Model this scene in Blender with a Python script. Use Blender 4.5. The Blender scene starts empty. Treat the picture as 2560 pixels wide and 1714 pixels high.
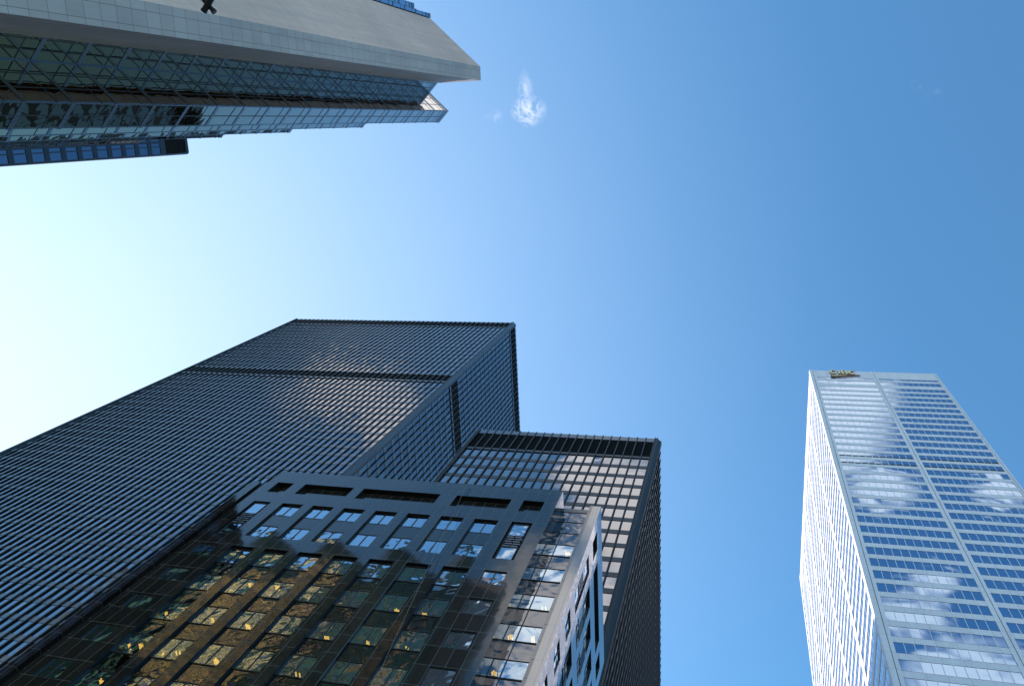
import bpy, math, random
from mathutils import Vector, Matrix
random.seed(7)
C = bpy.context.scene
COL = C.collection
CZ = 1.6                      # eye height; building tables below are heights above the eye
GR = -CZ

# ---------------------------------------------------------------- camera
FP = 2085.0
def _n(v):
    return Vector(v).normalized()
Zc = _n((1854-1280, 294-857, FP))
x0 = Vector((1, 0, 0)) - Zc*Zc.x; x0.normalize()
y0 = Zc.cross(x0)
Xc = (math.cos(-0.046)*x0 + math.sin(-0.046)*y0).normalized()
Yc = Zc.cross(Xc)
def proj(P):                  # world point -> photograph pixel (2560 x 1714)
    p = (P[0], P[1], P[2]-CZ)
    d = Xc*p[0] + Yc*p[1] + Zc*p[2]
    if d.z < 1e-3:
        return None
    return 1280+FP*d.x/d.z, 857+FP*d.y/d.z
right = Vector((Xc.x, Yc.x, Zc.x)); down = Vector((Xc.y, Yc.y, Zc.y)); fwd = Vector((Xc.z, Yc.z, Zc.z))
cam = bpy.data.objects.new('camera', bpy.data.cameras.new('camera'))
COL.objects.link(cam); C.camera = cam
M = Matrix.Identity(4)
for i in range(3):
    M[i][0] = right[i]; M[i][1] = -down[i]; M[i][2] = -fwd[i]
M[2][3] = CZ
cam.matrix_world = M
cam.data.sensor_width = 36.0
cam.data.lens = 36.0*FP/2560
cam.data.clip_end = 6000

# ---------------------------------------------------------------- node helpers
def mat(name):
    m = bpy.data.materials.new(name); m.use_nodes = True
    nt = m.node_tree
    return m, nt, nt.nodes['Principled BSDF'], nt.nodes['Material Output']
def N(nt, kind, **kw):
    n = nt.nodes.new(kind)
    for k, v in kw.items():
        if k in ('operation', 'blend_type', 'data_type', 'noise_dimensions', 'feature', 'vector_type', 'interpolation_type', 'offset', 'offset_frequency', 'squash', 'wave_type', 'bands_direction'):
            setattr(n, k, v)
        else:
            n.inputs[k].default_value = v
    return n
def L(nt, a, b):
    nt.links.new(a, b)
def ramp(nt, fac, stops):
    r = nt.nodes.new('ShaderNodeValToRGB')
    el = r.color_ramp.elements
    while len(el) < len(stops):
        el.new(0.5)
    for e, (p, c) in zip(el, stops):
        e.position = p; e.color = (c[0], c[1], c[2], 1)
    L(nt, fac, r.inputs[0])
    return r.outputs[0]
def objco(nt):
    return nt.nodes.new('ShaderNodeTexCoord').outputs['Object']
def noise(nt, vec, scale, detail=3, rough=0.5, dist=0.0):
    n = N(nt, 'ShaderNodeTexNoise', Scale=scale, Detail=detail, Roughness=rough, Distortion=dist)
    L(nt, vec, n.inputs['Vector'])
    return n.outputs['Fac']
def bump(nt, h, strength, dist=1.0, normal=None):
    b = N(nt, 'ShaderNodeBump', Strength=strength, Distance=dist)
    L(nt, h, b.inputs['Height'])
    if normal: L(nt, normal, b.inputs['Normal'])
    return b.outputs['Normal']

def solid(name, col, rough=0.5, metal=0.0, ior=1.5, var=0.12, scale=0.6, bmp=0.0, bscale=4.0, streak=True):
    m, nt, p, o = mat(name)
    co = objco(nt)
    mp = N(nt, 'ShaderNodeMapping'); L(nt, co, mp.inputs['Vector'])
    mp.inputs['Scale'].default_value = (1, 1, 0.25 if streak else 1)
    n = noise(nt, mp.outputs[0], scale, 5, 0.6)
    c = ramp(nt, n, [(0.25, [x*(1-var) for x in col]), (0.75, [min(1, x*(1+var)) for x in col])])
    L(nt, c, p.inputs['Base Color'])
    p.inputs['Roughness'].default_value = rough
    p.inputs['Metallic'].default_value = metal
    p.inputs['IOR'].default_value = ior
    if bmp:
        L(nt, bump(nt, noise(nt, co, bscale, 3), bmp, 0.05), p.inputs['Normal'])
    return m

def glass(name, f0, rough=0.015, wave=0.02, wscale=0.35, fine=0.0, transp=0.0, tilt=True):
    """coated facade glass: mirror with a tinted normal reflectance, slightly wavy panes"""
    m, nt, p, o = mat(name)
    p.inputs['Base Color'].default_value = (*f0, 1)
    p.inputs['Metallic'].default_value = 1.0
    p.inputs['Roughness'].default_value = rough
    co = objco(nt)
    h = noise(nt, co, wscale, 2, 0.5, 0.3)
    nrm = bump(nt, h, 1.0, wave)
    if fine:
        nrm = bump(nt, noise(nt, co, wscale*4, 1, 0.5), 1.0, fine, nrm)
    L(nt, nrm, p.inputs['Normal'])
    if transp:
        t = N(nt, 'ShaderNodeBsdfTransparent'); t.inputs[0].default_value = (0.55, 0.72, 0.70, 1)
        fr = N(nt, 'ShaderNodeLayerWeight', Blend=0.25)
        L(nt, nrm, fr.inputs['Normal'])
        mul = N(nt, 'ShaderNodeMath', operation='MULTIPLY_ADD'); L(nt, fr.outputs['Facing'], mul.inputs[0])
        mul.inputs[1].default_value = 0.3; mul.inputs[2].default_value = 1-transp
        mul.use_clamp = True
        mx = N(nt, 'ShaderNodeMixShader'); L(nt, mul.outputs[0], mx.inputs[0])
        L(nt, t.outputs[0], mx.inputs[1]); L(nt, p.outputs[0], mx.inputs[2]); L(nt, mx.outputs[0], o.inputs[0])
    return m

def granite(name, col, ior, bw, bh, mortar=0.012, rough=0.06, wave=0.012, panelvar=0.25, joint=(0.17, 0.17, 0.18)):
    """polished stone panels with thin joints; joints run along the wall (x+y) and up"""
    m, nt, p, o = mat(name)
    co = objco(nt)
    sx = N(nt, 'ShaderNodeSeparateXYZ'); L(nt, co, sx.inputs[0])
    ad = N(nt, 'ShaderNodeMath', operation='ADD'); L(nt, sx.outputs[0], ad.inputs[0]); L(nt, sx.outputs[1], ad.inputs[1])
    cb = N(nt, 'ShaderNodeCombineXYZ'); L(nt, ad.outputs[0], cb.inputs[0]); L(nt, sx.outputs[2], cb.inputs[1])
    br = N(nt, 'ShaderNodeTexBrick', Scale=1.0, offset=0.0)
    br.inputs['Mortar Size'].default_value = mortar; br.inputs['Mortar Smooth'].default_value = 0.0
    br.inputs['Brick Width'].default_value = bw; br.inputs['Row Height'].default_value = bh
    br.inputs['Color1'].default_value = (*[c*(1-panelvar) for c in col], 1)
    br.inputs['Color2'].default_value = (*[c*(1+panelvar) for c in col], 1)
    br.inputs['Mortar'].default_value = (*joint, 1)
    L(nt, cb.outputs[0], br.inputs['Vector'])
    sp = noise(nt, co, 22, 4, 0.7)
    mx = N(nt, 'ShaderNodeMix', data_type='RGBA', blend_type='MULTIPLY'); mx.inputs[0].default_value = 0.6
    L(nt, br.outputs['Color'], mx.inputs[6]); L(nt, ramp(nt, sp, [(0.3, (0.5,)*3), (0.7, (1.3,)*3)]), mx.inputs[7])
    L(nt, mx.outputs[2], p.inputs['Base Color'])
    p.inputs['IOR'].default_value = ior
    rr = N(nt, 'ShaderNodeMath', operation='MULTIPLY_ADD'); L(nt, br.outputs['Fac'], rr.inputs[0]); rr.inputs[1].default_value = 0.5; rr.inputs[2].default_value = rough
    L(nt, rr.outputs[0], p.inputs['Roughness'])
    nr = bump(nt, noise(nt, co, 0.5, 2), 1.0, wave)
    L(nt, nr, p.inputs['Normal'])
    return m

MAT = {}
MAT['black_steel'] = solid('black_steel', (0.009, 0.010, 0.012), 0.40, 0, 1.4, 0.3)
MAT['black_steel_light'] = solid('black_steel_flange', (0.015, 0.017, 0.021), 0.35, 0, 1.5, 0.3)
MAT['spandrel_a'] = solid('dark_spandrel', (0.042, 0.046, 0.058), 0.22, 0.0, 2.0, 0.35, 0.35)
MAT['spandrel_b'] = solid('charcoal_spandrel', (0.014, 0.015, 0.017), 0.35, 0.0, 1.5, 0.3, 0.35)
MAT['matt_black'] = solid('matt_black_steel', (0.010, 0.010, 0.012), 0.45, 0, 1.45, 0.3)
MAT['louvre'] = solid('black_louvre', (0.006, 0.006, 0.008), 0.8, 0, 1.3)
MAT['glass_a'] = glass('bronze_glass_a', (0.20, 0.205, 0.235), 0.02, 0.03, 0.25)
MAT['glass_b'] = glass('bronze_glass_b', (0.31, 0.305, 0.315), 0.015, 0.02, 0.2)
MAT['glass_a2'] = glass('bronze_glass_a_worn', (0.16, 0.165, 0.18), 0.05, 0.04, 0.4)
MAT['glass_a3'] = glass('bronze_glass_a_blind', (0.28, 0.275, 0.275), 0.10, 0.03, 0.4)
MAT['glass_b2'] = glass('bronze_glass_b_worn', (0.33, 0.32, 0.33), 0.04, 0.04, 0.4)
MAT['glass_b3'] = glass('bronze_glass_b_blind', (0.36, 0.34, 0.32), 0.10, 0.03, 0.4)
def clad_steel():
    m, nt, p, o = mat('pale_steel_cladding')
    co = objco(nt)
    sx = N(nt, 'ShaderNodeSeparateXYZ'); L(nt, co, sx.inputs[0])
    ad = N(nt, 'ShaderNodeMath', operation='ADD'); L(nt, sx.outputs[0], ad.inputs[0]); L(nt, sx.outputs[1], ad.inputs[1])
    cb = N(nt, 'ShaderNodeCombineXYZ'); L(nt, ad.outputs[0], cb.inputs[0]); L(nt, sx.outputs[2], cb.inputs[1])
    br = N(nt, 'ShaderNodeTexBrick', Scale=1.0, offset=0.0)
    br.inputs['Mortar Size'].default_value = 0.022; br.inputs['Brick Width'].default_value = 2.62; br.inputs['Row Height'].default_value = 3.869
    br.inputs['Color1'].default_value = (0.83, 0.70, 0.775, 1); br.inputs['Color2'].default_value = (0.88, 0.745, 0.82, 1); br.inputs['Mortar'].default_value = (0.45, 0.42, 0.45, 1)
    L(nt, cb.outputs[0], br.inputs['Vector'])
    mp = N(nt, 'ShaderNodeMapping'); mp.inputs['Scale'].default_value = (1, 1, 0.12); L(nt, co, mp.inputs['Vector'])
    st = noise(nt, mp.outputs[0], 0.8, 5, 0.6)
    mx = N(nt, 'ShaderNodeMix', data_type='RGBA', blend_type='MULTIPLY'); mx.inputs[0].default_value = 1
    L(nt, br.outputs['Color'], mx.inputs[6]); L(nt, ramp(nt, st, [(0.3, (0.86, 0.87, 0.88)), (0.7, (1.0, 1.0, 1.0))]), mx.inputs[7])
    L(nt, mx.outputs[2], p.inputs['Base Color']); p.inputs['Roughness'].default_value = 0.42
    return m
MAT['steel_c'] = clad_steel()
MAT['glass_c'] = glass('silver_blue_glass', (0.29, 0.41, 0.56), 0.02, 0.05, 0.12)
MAT['slot'] = solid('shadow_gap', (0.02, 0.02, 0.022), 0.8)
MAT['frame_dark'] = solid('bronze_frame', (0.02, 0.02, 0.022), 0.35, 0, 1.5)
MAT['granite_f'] = granite('polished_brown_granite', (0.026, 0.020, 0.019), 1.65, 0.97, 1.914, 0.011, 0.05, 0.007, 0.35)
MAT['granite_s'] = granite('sky_lit_granite', (0.045, 0.040, 0.045), 3.0, 1.9, 3.8, 0.008, 0.04, 0.004)  # copy of the front granite, paler and shinier for the sky's reflection
MAT['granite_p'] = granite('polished_grey_granite', (0.075, 0.070, 0.070), 2.0, 12.0, 1.9, 0.022, 0.07, 0.008, 0.3, (0.012, 0.012, 0.013))
MAT['glass_f'] = glass('green_blue_glass', (0.50, 0.60, 0.68), 0.01, 0.07, 0.45, 0.004, 0.28)
MAT['spandrel_f'] = glass('spandrel_glass', (0.17, 0.17, 0.18), 0.02, 0.07, 0.45, 0.004)
MAT['recess_shade'] = solid('recess_shade_black', (0.006, 0.006, 0.007), 0.5, 0, 1.4)  # shade of the recesses given as plain black
MAT['interior'] = solid('dim_interior', (0.10, 0.10, 0.09), 0.9)
MAT['stone_d'] = None
MAT['glass_d'] = glass('gold_glass', (0.46, 0.37, 0.27), 0.012, 0.025, 0.4, 0.001)
def gold_coat():
    # the coating mirrors gold face-on and turns pale and neutral at shallow angles
    nt = MAT['glass_d'].node_tree; p = nt.nodes['Principled BSDF']
    lw = N(nt, 'ShaderNodeLayerWeight', Blend=0.5)
    L(nt, ramp(nt, lw.outputs['Facing'], [(0.22, (0.60, 0.42, 0.14)), (0.44, (0.38, 0.30, 0.17)), (0.58, (0.40, 0.335, 0.25)), (0.72, (0.48, 0.45, 0.42))]), p.inputs['Base Color'])
gold_coat()
MAT['glass_dn'] = glass('sky_tinted_glass', (0.50, 0.60, 0.72), 0.02, 0.02, 0.4)  # copy of the gold glass with the sky's blue reflection in its tint
MAT['frame_d'] = solid('grey_aluminium', (0.27, 0.27, 0.29), 0.25, 0.9, 1.5, 0.08)
MAT['frame_dd'] = solid('dark_gasket', (0.03, 0.03, 0.04), 0.5)
MAT['roof'] = solid('roof_gravel', (0.20, 0.19, 0.18), 0.9)
MAT['black_e'] = solid('navy_black_panel', (0.012, 0.014, 0.022), 0.3, 0, 1.5, 0.2)
MAT['glass_e'] = glass('blue_glass_e', (0.16, 0.20, 0.27), 0.02, 0.02, 0.3)
MAT['rope'] = solid('pale_rope', (0.22, 0.22, 0.21), 0.8, streak=False)
MAT['pole'] = solid('black_paint', (0.008, 0.008, 0.009), 0.4, 0, 1.4, streak=False)
MAT['gold_letter'] = solid('gold_letter_face', (1.0, 0.68, 0.36), 0.4, 0.0, streak=False)
MAT['maroon'] = solid('maroon_letter_side', (0.26, 0.10, 0.07), 0.5, streak=False)

def stone_panels(name, ca, cb_, bw, bh, joint=0.45):
    m, nt, p, o = mat(name)
    co = objco(nt)
    sx = N(nt, 'ShaderNodeSeparateXYZ'); L(nt, co, sx.inputs[0])
    ad = N(nt, 'ShaderNodeMath', operation='ADD'); L(nt, sx.outputs[0], ad.inputs[0]); L(nt, sx.outputs[1], ad.inputs[1])
    cb = N(nt, 'ShaderNodeCombineXYZ'); L(nt, ad.outputs[0], cb.inputs[0]); L(nt, sx.outputs[2], cb.inputs[1])
    br = N(nt, 'ShaderNodeTexBrick', Scale=1.0, offset=0.0)
    br.inputs['Mortar Size'].default_value = 0.018; br.inputs['Brick Width'].default_value = bw; br.inputs['Row Height'].default_value = bh
    br.inputs['Color1'].default_value = (*ca, 1); br.inputs['Color2'].default_value = (*cb_, 1)
    br.inputs['Mortar'].default_value = (*[c*joint for c in ca], 1)
    L(nt, cb.outputs[0], br.inputs['Vector'])
    # weathering streaks that run down the wall, and broad blotches
    mp = N(nt, 'ShaderNodeMapping'); mp.inputs['Scale'].default_value = (1, 1, 0.06); L(nt, co, mp.inputs['Vector'])
    st = noise(nt, mp.outputs[0], 0.9, 5, 0.65)
    bl = noise(nt, co, 0.09, 3, 0.6)
    mx = N(nt, 'ShaderNodeMix', data_type='RGBA', blend_type='MULTIPLY'); mx.inputs[0].default_value = 1
    L(nt, br.outputs['Color'], mx.inputs[6]); L(nt, ramp(nt, st, [(0.25, (0.84, 0.84, 0.86)), (0.75, (1.08, 1.06, 1.03))]), mx.inputs[7])
    m2 = N(nt, 'ShaderNodeMix', data_type='RGBA', blend_type='MULTIPLY'); m2.inputs[0].default_value = 1
    L(nt, mx.outputs[2], m2.inputs[6]); L(nt, ramp(nt, bl, [(0.3, (0.88, 0.88, 0.88)), (0.7, (1.06, 1.06, 1.06))]), m2.inputs[7])
    L(nt, m2.outputs[2], p.inputs['Base Color'])
    p.inputs['Roughness'].default_value = 0.6
    L(nt, bump(nt, br.outputs['Fac'], -0.4, 0.03, bump(nt, noise(nt, co, 0.8, 3), 0.15, 0.05)), p.inputs['Normal'])
    return m
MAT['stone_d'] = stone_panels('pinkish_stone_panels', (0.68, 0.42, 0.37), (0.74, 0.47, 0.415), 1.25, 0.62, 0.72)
MAT['stone_g'] = stone_panels('shaded_stone_panels', (0.41, 0.32, 0.325), (0.46, 0.365, 0.37), 0.875, 1.25)  # same stone, darker and greyer, with the shade of its faces in the colour

# ---------------------------------------------------------------- mesh helpers
class MB:
    def __init__(s): s.v = []; s.f = []; s.m = []; s.mats = []
    def mi(s, m):
        if m not in s.mats: s.mats.append(m)
        return s.mats.index(m)
    def quad(s, a, b, c, d, m):
        i = len(s.v); s.v += [a, b, c, d]; s.f.append((i, i+1, i+2, i+3)); s.m.append(s.mi(m))
    def hexa(s, p, m):     # p: 4 bottom (ccw) + 4 top
        i = len(s.v); s.v += p; k = s.mi(m)
        for f in ((3, 2, 1, 0), (4, 5, 6, 7), (0, 1, 5, 4), (1, 2, 6, 5), (2, 3, 7, 6), (3, 0, 4, 7)):
            s.f.append(tuple(i+j for j in f)); s.m.append(k)
    def box(s, x0, x1, y0, y1, z0, z1, m):
        s.hexa([(x0, y0, z0), (x1, y0, z0), (x1, y1, z0), (x0, y1, z0), (x0, y0, z1), (x1, y0, z1), (x1, y1, z1), (x0, y1, z1)], m)
    def prism(s, poly, z0, z1, m, mtop=None):
        i = len(s.v); n = len(poly); s.v += [(x, y, z0) for x, y in poly] + [(x, y, z1) for x, y in poly]
        k = s.mi(m); kt = s.mi(mtop) if mtop else k
        s.f.append(tuple(i+j for j in range(n-1, -1, -1))); s.m.append(k)
        s.f.append(tuple(i+n+j for j in range(n))); s.m.append(kt)
        for j in range(n):
            a = j; b = (j+1) % n
            s.f.append((i+a, i+b, i+n+b, i+n+a)); s.m.append(k)
    def ring(s, outer, inner, z0, z1, m):
        n = len(outer); i = len(s.v); k = s.mi(m)
        s.v += [(x, y, z0) for x, y in outer]+[(x, y, z1) for x, y in outer]+[(x, y, z0) for x, y in inner]+[(x, y, z1) for x, y in inner]
        for j in range(n):
            a, b = j, (j+1) % n
            for f in ((a, b, n+b, n+a), (2*n+b, 2*n+a, 3*n+a, 3*n+b), (n+a, n+b, 3*n+b, 3*n+a), (b, a, 2*n+a, 2*n+b)):
                s.f.append(tuple(i+t for t in f)); s.m.append(k)
    def rect_ring(s, X0, X1, Y0, Y1, d, th, z0, z1, m, cut=0.0):
        o = -d; q = -d+th
        if cut:
            def oc(o, c): return [(X0+o+c, Y0+o), (X1-o-c, Y0+o), (X1-o, Y0+o+c), (X1-o, Y1-o-c), (X1-o-c, Y1-o), (X0+o+c, Y1-o), (X0+o, Y1-o-c), (X0+o, Y0+o+c)]
            s.ring(oc(o, cut), oc(q, cut), z0, z1, m); return
        s.ring([(X0+o, Y0+o), (X1-o, Y0+o), (X1-o, Y1-o), (X0+o, Y1-o)], [(X0+q, Y0+q), (X1-q, Y0+q), (X1-q, Y1-q), (X0+q, Y1-q)], z0, z1, m)
    def tube(s, a, b, r, m, n=8):
        a = Vector(a); b = Vector(b); d = (b-a).normalized()
        u = d.cross(Vector((0, 0, 1)) if abs(d.z) < 0.9 else Vector((1, 0, 0))).normalized(); w = d.cross(u)
        i = len(s.v); k = s.mi(m)
        for c in (a, b):
            for j in range(n):
                t = 2*math.pi*j/n
                s.v.append(tuple(c + u*r*math.cos(t) + w*r*math.sin(t)))
        for j in range(n):
            jj = (j+1) % n
            s.f.append((i+j, i+jj, i+n+jj, i+n+j)); s.m.append(k)
        s.f.append(tuple(i+j for j in range(n-1, -1, -1))); s.m.append(k)
        s.f.append(tuple(i+n+j for j in range(n))); s.m.append(k)
    def build(s, name, parent=None, dz=CZ, **props):
        me = bpy.data.meshes.new(name)
        me.from_pydata([(x, y, z+dz) for x, y, z in s.v], [], s.f)
        for m in s.mats: me.materials.append(m)
        me.polygons.foreach_set('material_index', s.m)
        me.update()
        o = bpy.data.objects.new(name, me); COL.objects.link(o)
        if parent:
            o.parent = parent
            o.matrix_parent_inverse = parent.matrix_world.inverted()
        for k, v in props.items(): o[k] = v
        return o
def thing(name, label, cat, loc, group=None):
    o = bpy.data.objects.new(name, None); COL.objects.link(o)
    o.location = loc; o.matrix_world = Matrix.Translation(loc)
    o['label'] = label; o['category'] = cat
    if group: o['group'] = group
    return o
class Face:
    """a facade plane: origin, unit direction u along it, outward normal n"""
    def __init__(s, p, q):
        s.p = Vector(p); d = Vector(q)-s.p; s.L = d.length; s.u = d/s.L
        s.n = Vector((s.u.y, -s.u.x))      # outward is to the right of travel
    def P(s, a, d, z):
        w = s.p + s.u*a + s.n*d
        return (w.x, w.y, z)
    def box(s, mb, a0, a1, d0, d1, z0, z1, m):
        mb.hexa([s.P(a0, d1, z0), s.P(a1, d1, z0), s.P(a1, d0, z0), s.P(a0, d0, z0),
                 s.P(a0, d1, z1), s.P(a1, d1, z1), s.P(a1, d0, z1), s.P(a0, d0, z1)], m)
    def quad(s, mb, a0, a1, d, z0, z1, m, tilt=0.0):
        t = [random.uniform(-tilt, tilt) for _ in range(3)]
        w = (a1-a0)/2; h = (z1-z0)/2
        dd = lambda i, j: d + t[0]*w*i + t[1]*h*j
        mb.quad(s.P(a0, dd(-1, -1), z0), s.P(a1, dd(1, -1), z0), s.P(a1, dd(1, 1), z1), s.P(a0, dd(-1, 1), z1), m)
def screen_area(pts):
    q = [proj((p[0], p[1], p[2]+CZ)) for p in pts]
    if any(x is None for x in q): return 0
    cx = sum(x[0] for x in q)/4; cy = sum(x[1] for x in q)/4
    if not (0 <= cx <= 2560 and 0 <= cy <= 1714): return 0
    a = 0
    for i in range(4):
        x1, y1 = q[i]; x2, y2 = q[(i+1) % 4]; a += x1*y2-x2*y1
    return abs(a)/2
class Panes:
    """collects window panes; the 100 largest in the picture become parts, the rest one stuff part"""
    def __init__(s): s.q = []
    def add(s, face, a0, a1, d, z0, z1, m, tilt, vis=True):
        mb = MB(); face.quad(mb, a0, a1, d, z0, z1, m, tilt)
        s.q.append((screen_area(mb.v) if vis else 0, mb.v, m))
    def build(s, root, name='window', n=100):
        s.q.sort(key=lambda t: -t[0])
        for a, v, m in s.q[:n]:
            mb = MB(); mb.quad(*v, m); mb.build(name, root)
        if len(s.q) > n:
            mb = MB()
            for a, v, m in s.q[n:]: mb.quad(*v, m)
            mb.build(name, root, kind='stuff')

# ---------------------------------------------------------------- black curtain wall towers (A, B)
def black_tower(name, label, X0, X1, Y0, Y1, H, nx, ny, rows, louvres, mg, msp, cap, vis=(0, 1), mw=0.16, fl='black_steel_light', cc='spandrel_a', G=0.24):
    """rows: list of (glass_bottom, glass_top); louvres: (z0, z1)"""
    root = thing(name, label, 'skyscraper', ((X0+X1)/2, (Y0+Y1)/2, 0))
    corners = [(X0, Y0), (X1, Y0), (X1, Y1), (X0, Y1)]
    faces = [Face(corners[i], corners[(i+1) % 4]) for i in range(4)]
    # G: glass plane set back from the flange face
    core = MB(); core.box(X0+G+0.12, X1-G-0.12, Y0+G+0.12, Y1-G-0.12, GR, H-0.6, MAT['louvre']); core.build('wall', root)
    rf = MB(); rf.box(X0+0.6, X1-0.6, Y0+0.6, Y1-0.6, H-0.55, H-0.25, MAT['roof']); rf.build('roof', root)
    # corner columns with a small chamfer
    for i, (cx, cy) in enumerate(corners):
        sx = 1 if cx == X0 else -1; sy = 1 if cy == Y0 else -1
        ch, w = 0.62, 1.0
        mb = MB()
        poly = [(cx+sx*ch, cy), (cx+sx*w, cy), (cx+sx*w, cy+sy*w), (cx, cy+sy*w), (cx, cy+sy*ch)]
        if sx*sy < 0: poly = poly[::-1]
        mb.prism(poly, GR, H, MAT[cc])
        # thin raised edge bars either side of the chamfer
        for px, py in ((cx+sx*ch, cy-sy*0.03), (cx-sx*0.03, cy+sy*ch), (cx+sx*w, cy-sy*0.05), (cx-sx*0.05, cy+sy*w)):
            mb.box(px-0.06, px+0.06, py-0.06, py+0.06, GR, H+0.1, MAT[fl])
        mb.build('corner_column', root)
    def ring(z0, z1, d, m, nm, th=0.18):
        mb = MB()
        mb.rect_ring(X0, X1, Y0, Y1, d, 0.35, z0, z1, m, 0.8)
        return mb.build(nm, root)
    # spandrels between the glass rows
    ev = sorted(rows)
    for (b0, t0), (b1, t1) in zip(ev[:-1], ev[1:]):
        if b1-t0 < 3.0:
            ring(t0, b1, -G+0.05, MAT[msp], 'spandrel')
    for z0, z1 in louvres:
        mb = MB(); mb.rect_ring(X0, X1, Y0, Y1, -G-0.04, 0.15, z0, z1, MAT['louvre'], 0.8)
        z = z0+0.1
        while z < z1-0.3:
            mb.rect_ring(X0, X1, Y0, Y1, -G+0.02, 0.1, z, z+0.12, MAT['louvre'], 0.8); z += 0.34
        mb.build('louvre_band', root)
        ring(z0-0.75, z0, -G+0.10, MAT[msp], 'spandrel')
        if z1 < cap-0.2: ring(z1, z1+0.75, -G+0.10, MAT[msp], 'spandrel')
    ring(cap, H, -0.10, MAT['spandrel_a'], 'parapet')
    # mullions
    rest = MB()
    P = Panes()
    for k, f in enumerate(faces):
        n = nx if k % 2 == 0 else ny
        s0 = 1.0; step = (f.L-2.0)/n
        for i in range(1, n):
            a = s0+step*i
            mb = MB() if k in vis else rest
            f.box(mb, a-mw/2, a+mw/2, -0.035, 0.0, GR, H+0.12, MAT[fl])
            f.box(mb, a-0.03, a+0.03, -G+0.02, -0.035, GR, H+0.06, MAT['black_steel'])
            f.box(mb, a-mw*0.62, a+mw*0.62, -G-0.08, -G+0.02, GR, H-0.1, MAT['black_steel'])
            if k in vis: mb.build('mullion', root)
        for (b, t) in rows:
            for i in range(n):
                rv = random.random()
                P.add(f, s0+step*i+0.02, s0+step*(i+1)-0.02, -G, b, t, MAT[mg] if rv > 0.16 else (MAT[mg+'2'] if rv > 0.05 else MAT[mg+'3']), 0.005, k in vis)
    if rest.v: rest.build('mullion', root, kind='stuff')
    P.build(root)
    return root

HA = 228.0
rowsA = []
for k in range(13): rowsA.append(((0.9700-0.01562*k-0.0112)*HA, (0.9700-0.01562*k)*HA))
for k in range(46): rowsA.append(((0.7405-0.0160*k-0.0112)*HA, (0.7405-0.0160*k)*HA))
rowsA = [(a, b) for a, b in rowsA if a > 1]
black_tower('skyscraper', 'tallest black steel skyscraper at the left, with a dark louvre band across its front',
            -0.586*HA, -0.2722*HA, 0.2395*HA, 0.2395*HA+37.5, HA, 48, 24, rowsA,
            [(0.747*HA, 0.767*HA), (0.9755*HA, 0.9965*HA)], 'glass_a', 'spandrel_a', 0.9965*HA)
HB = 135.0
rowsB = [((0.9312-0.0271*k-0.0192)*HB, (0.9312-0.0271*k)*HB) for k in range(34)]
rowsB = [(a, b) for a, b in rowsB if a > 1]
black_tower('skyscraper', 'shorter black skyscraper in the centre with cloud reflections, right of the tallest black one',
            -0.3345*HB, -0.0890*HB, 0.3868*HB, 0.3868*HB+78, HB, 21, 51, rowsB,
            [(0.9400*HB, 0.988*HB)], 'glass_b', 'spandrel_b', 0.988*HB, mw=0.17, fl='matt_black', cc='matt_black', G=0.24)

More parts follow.
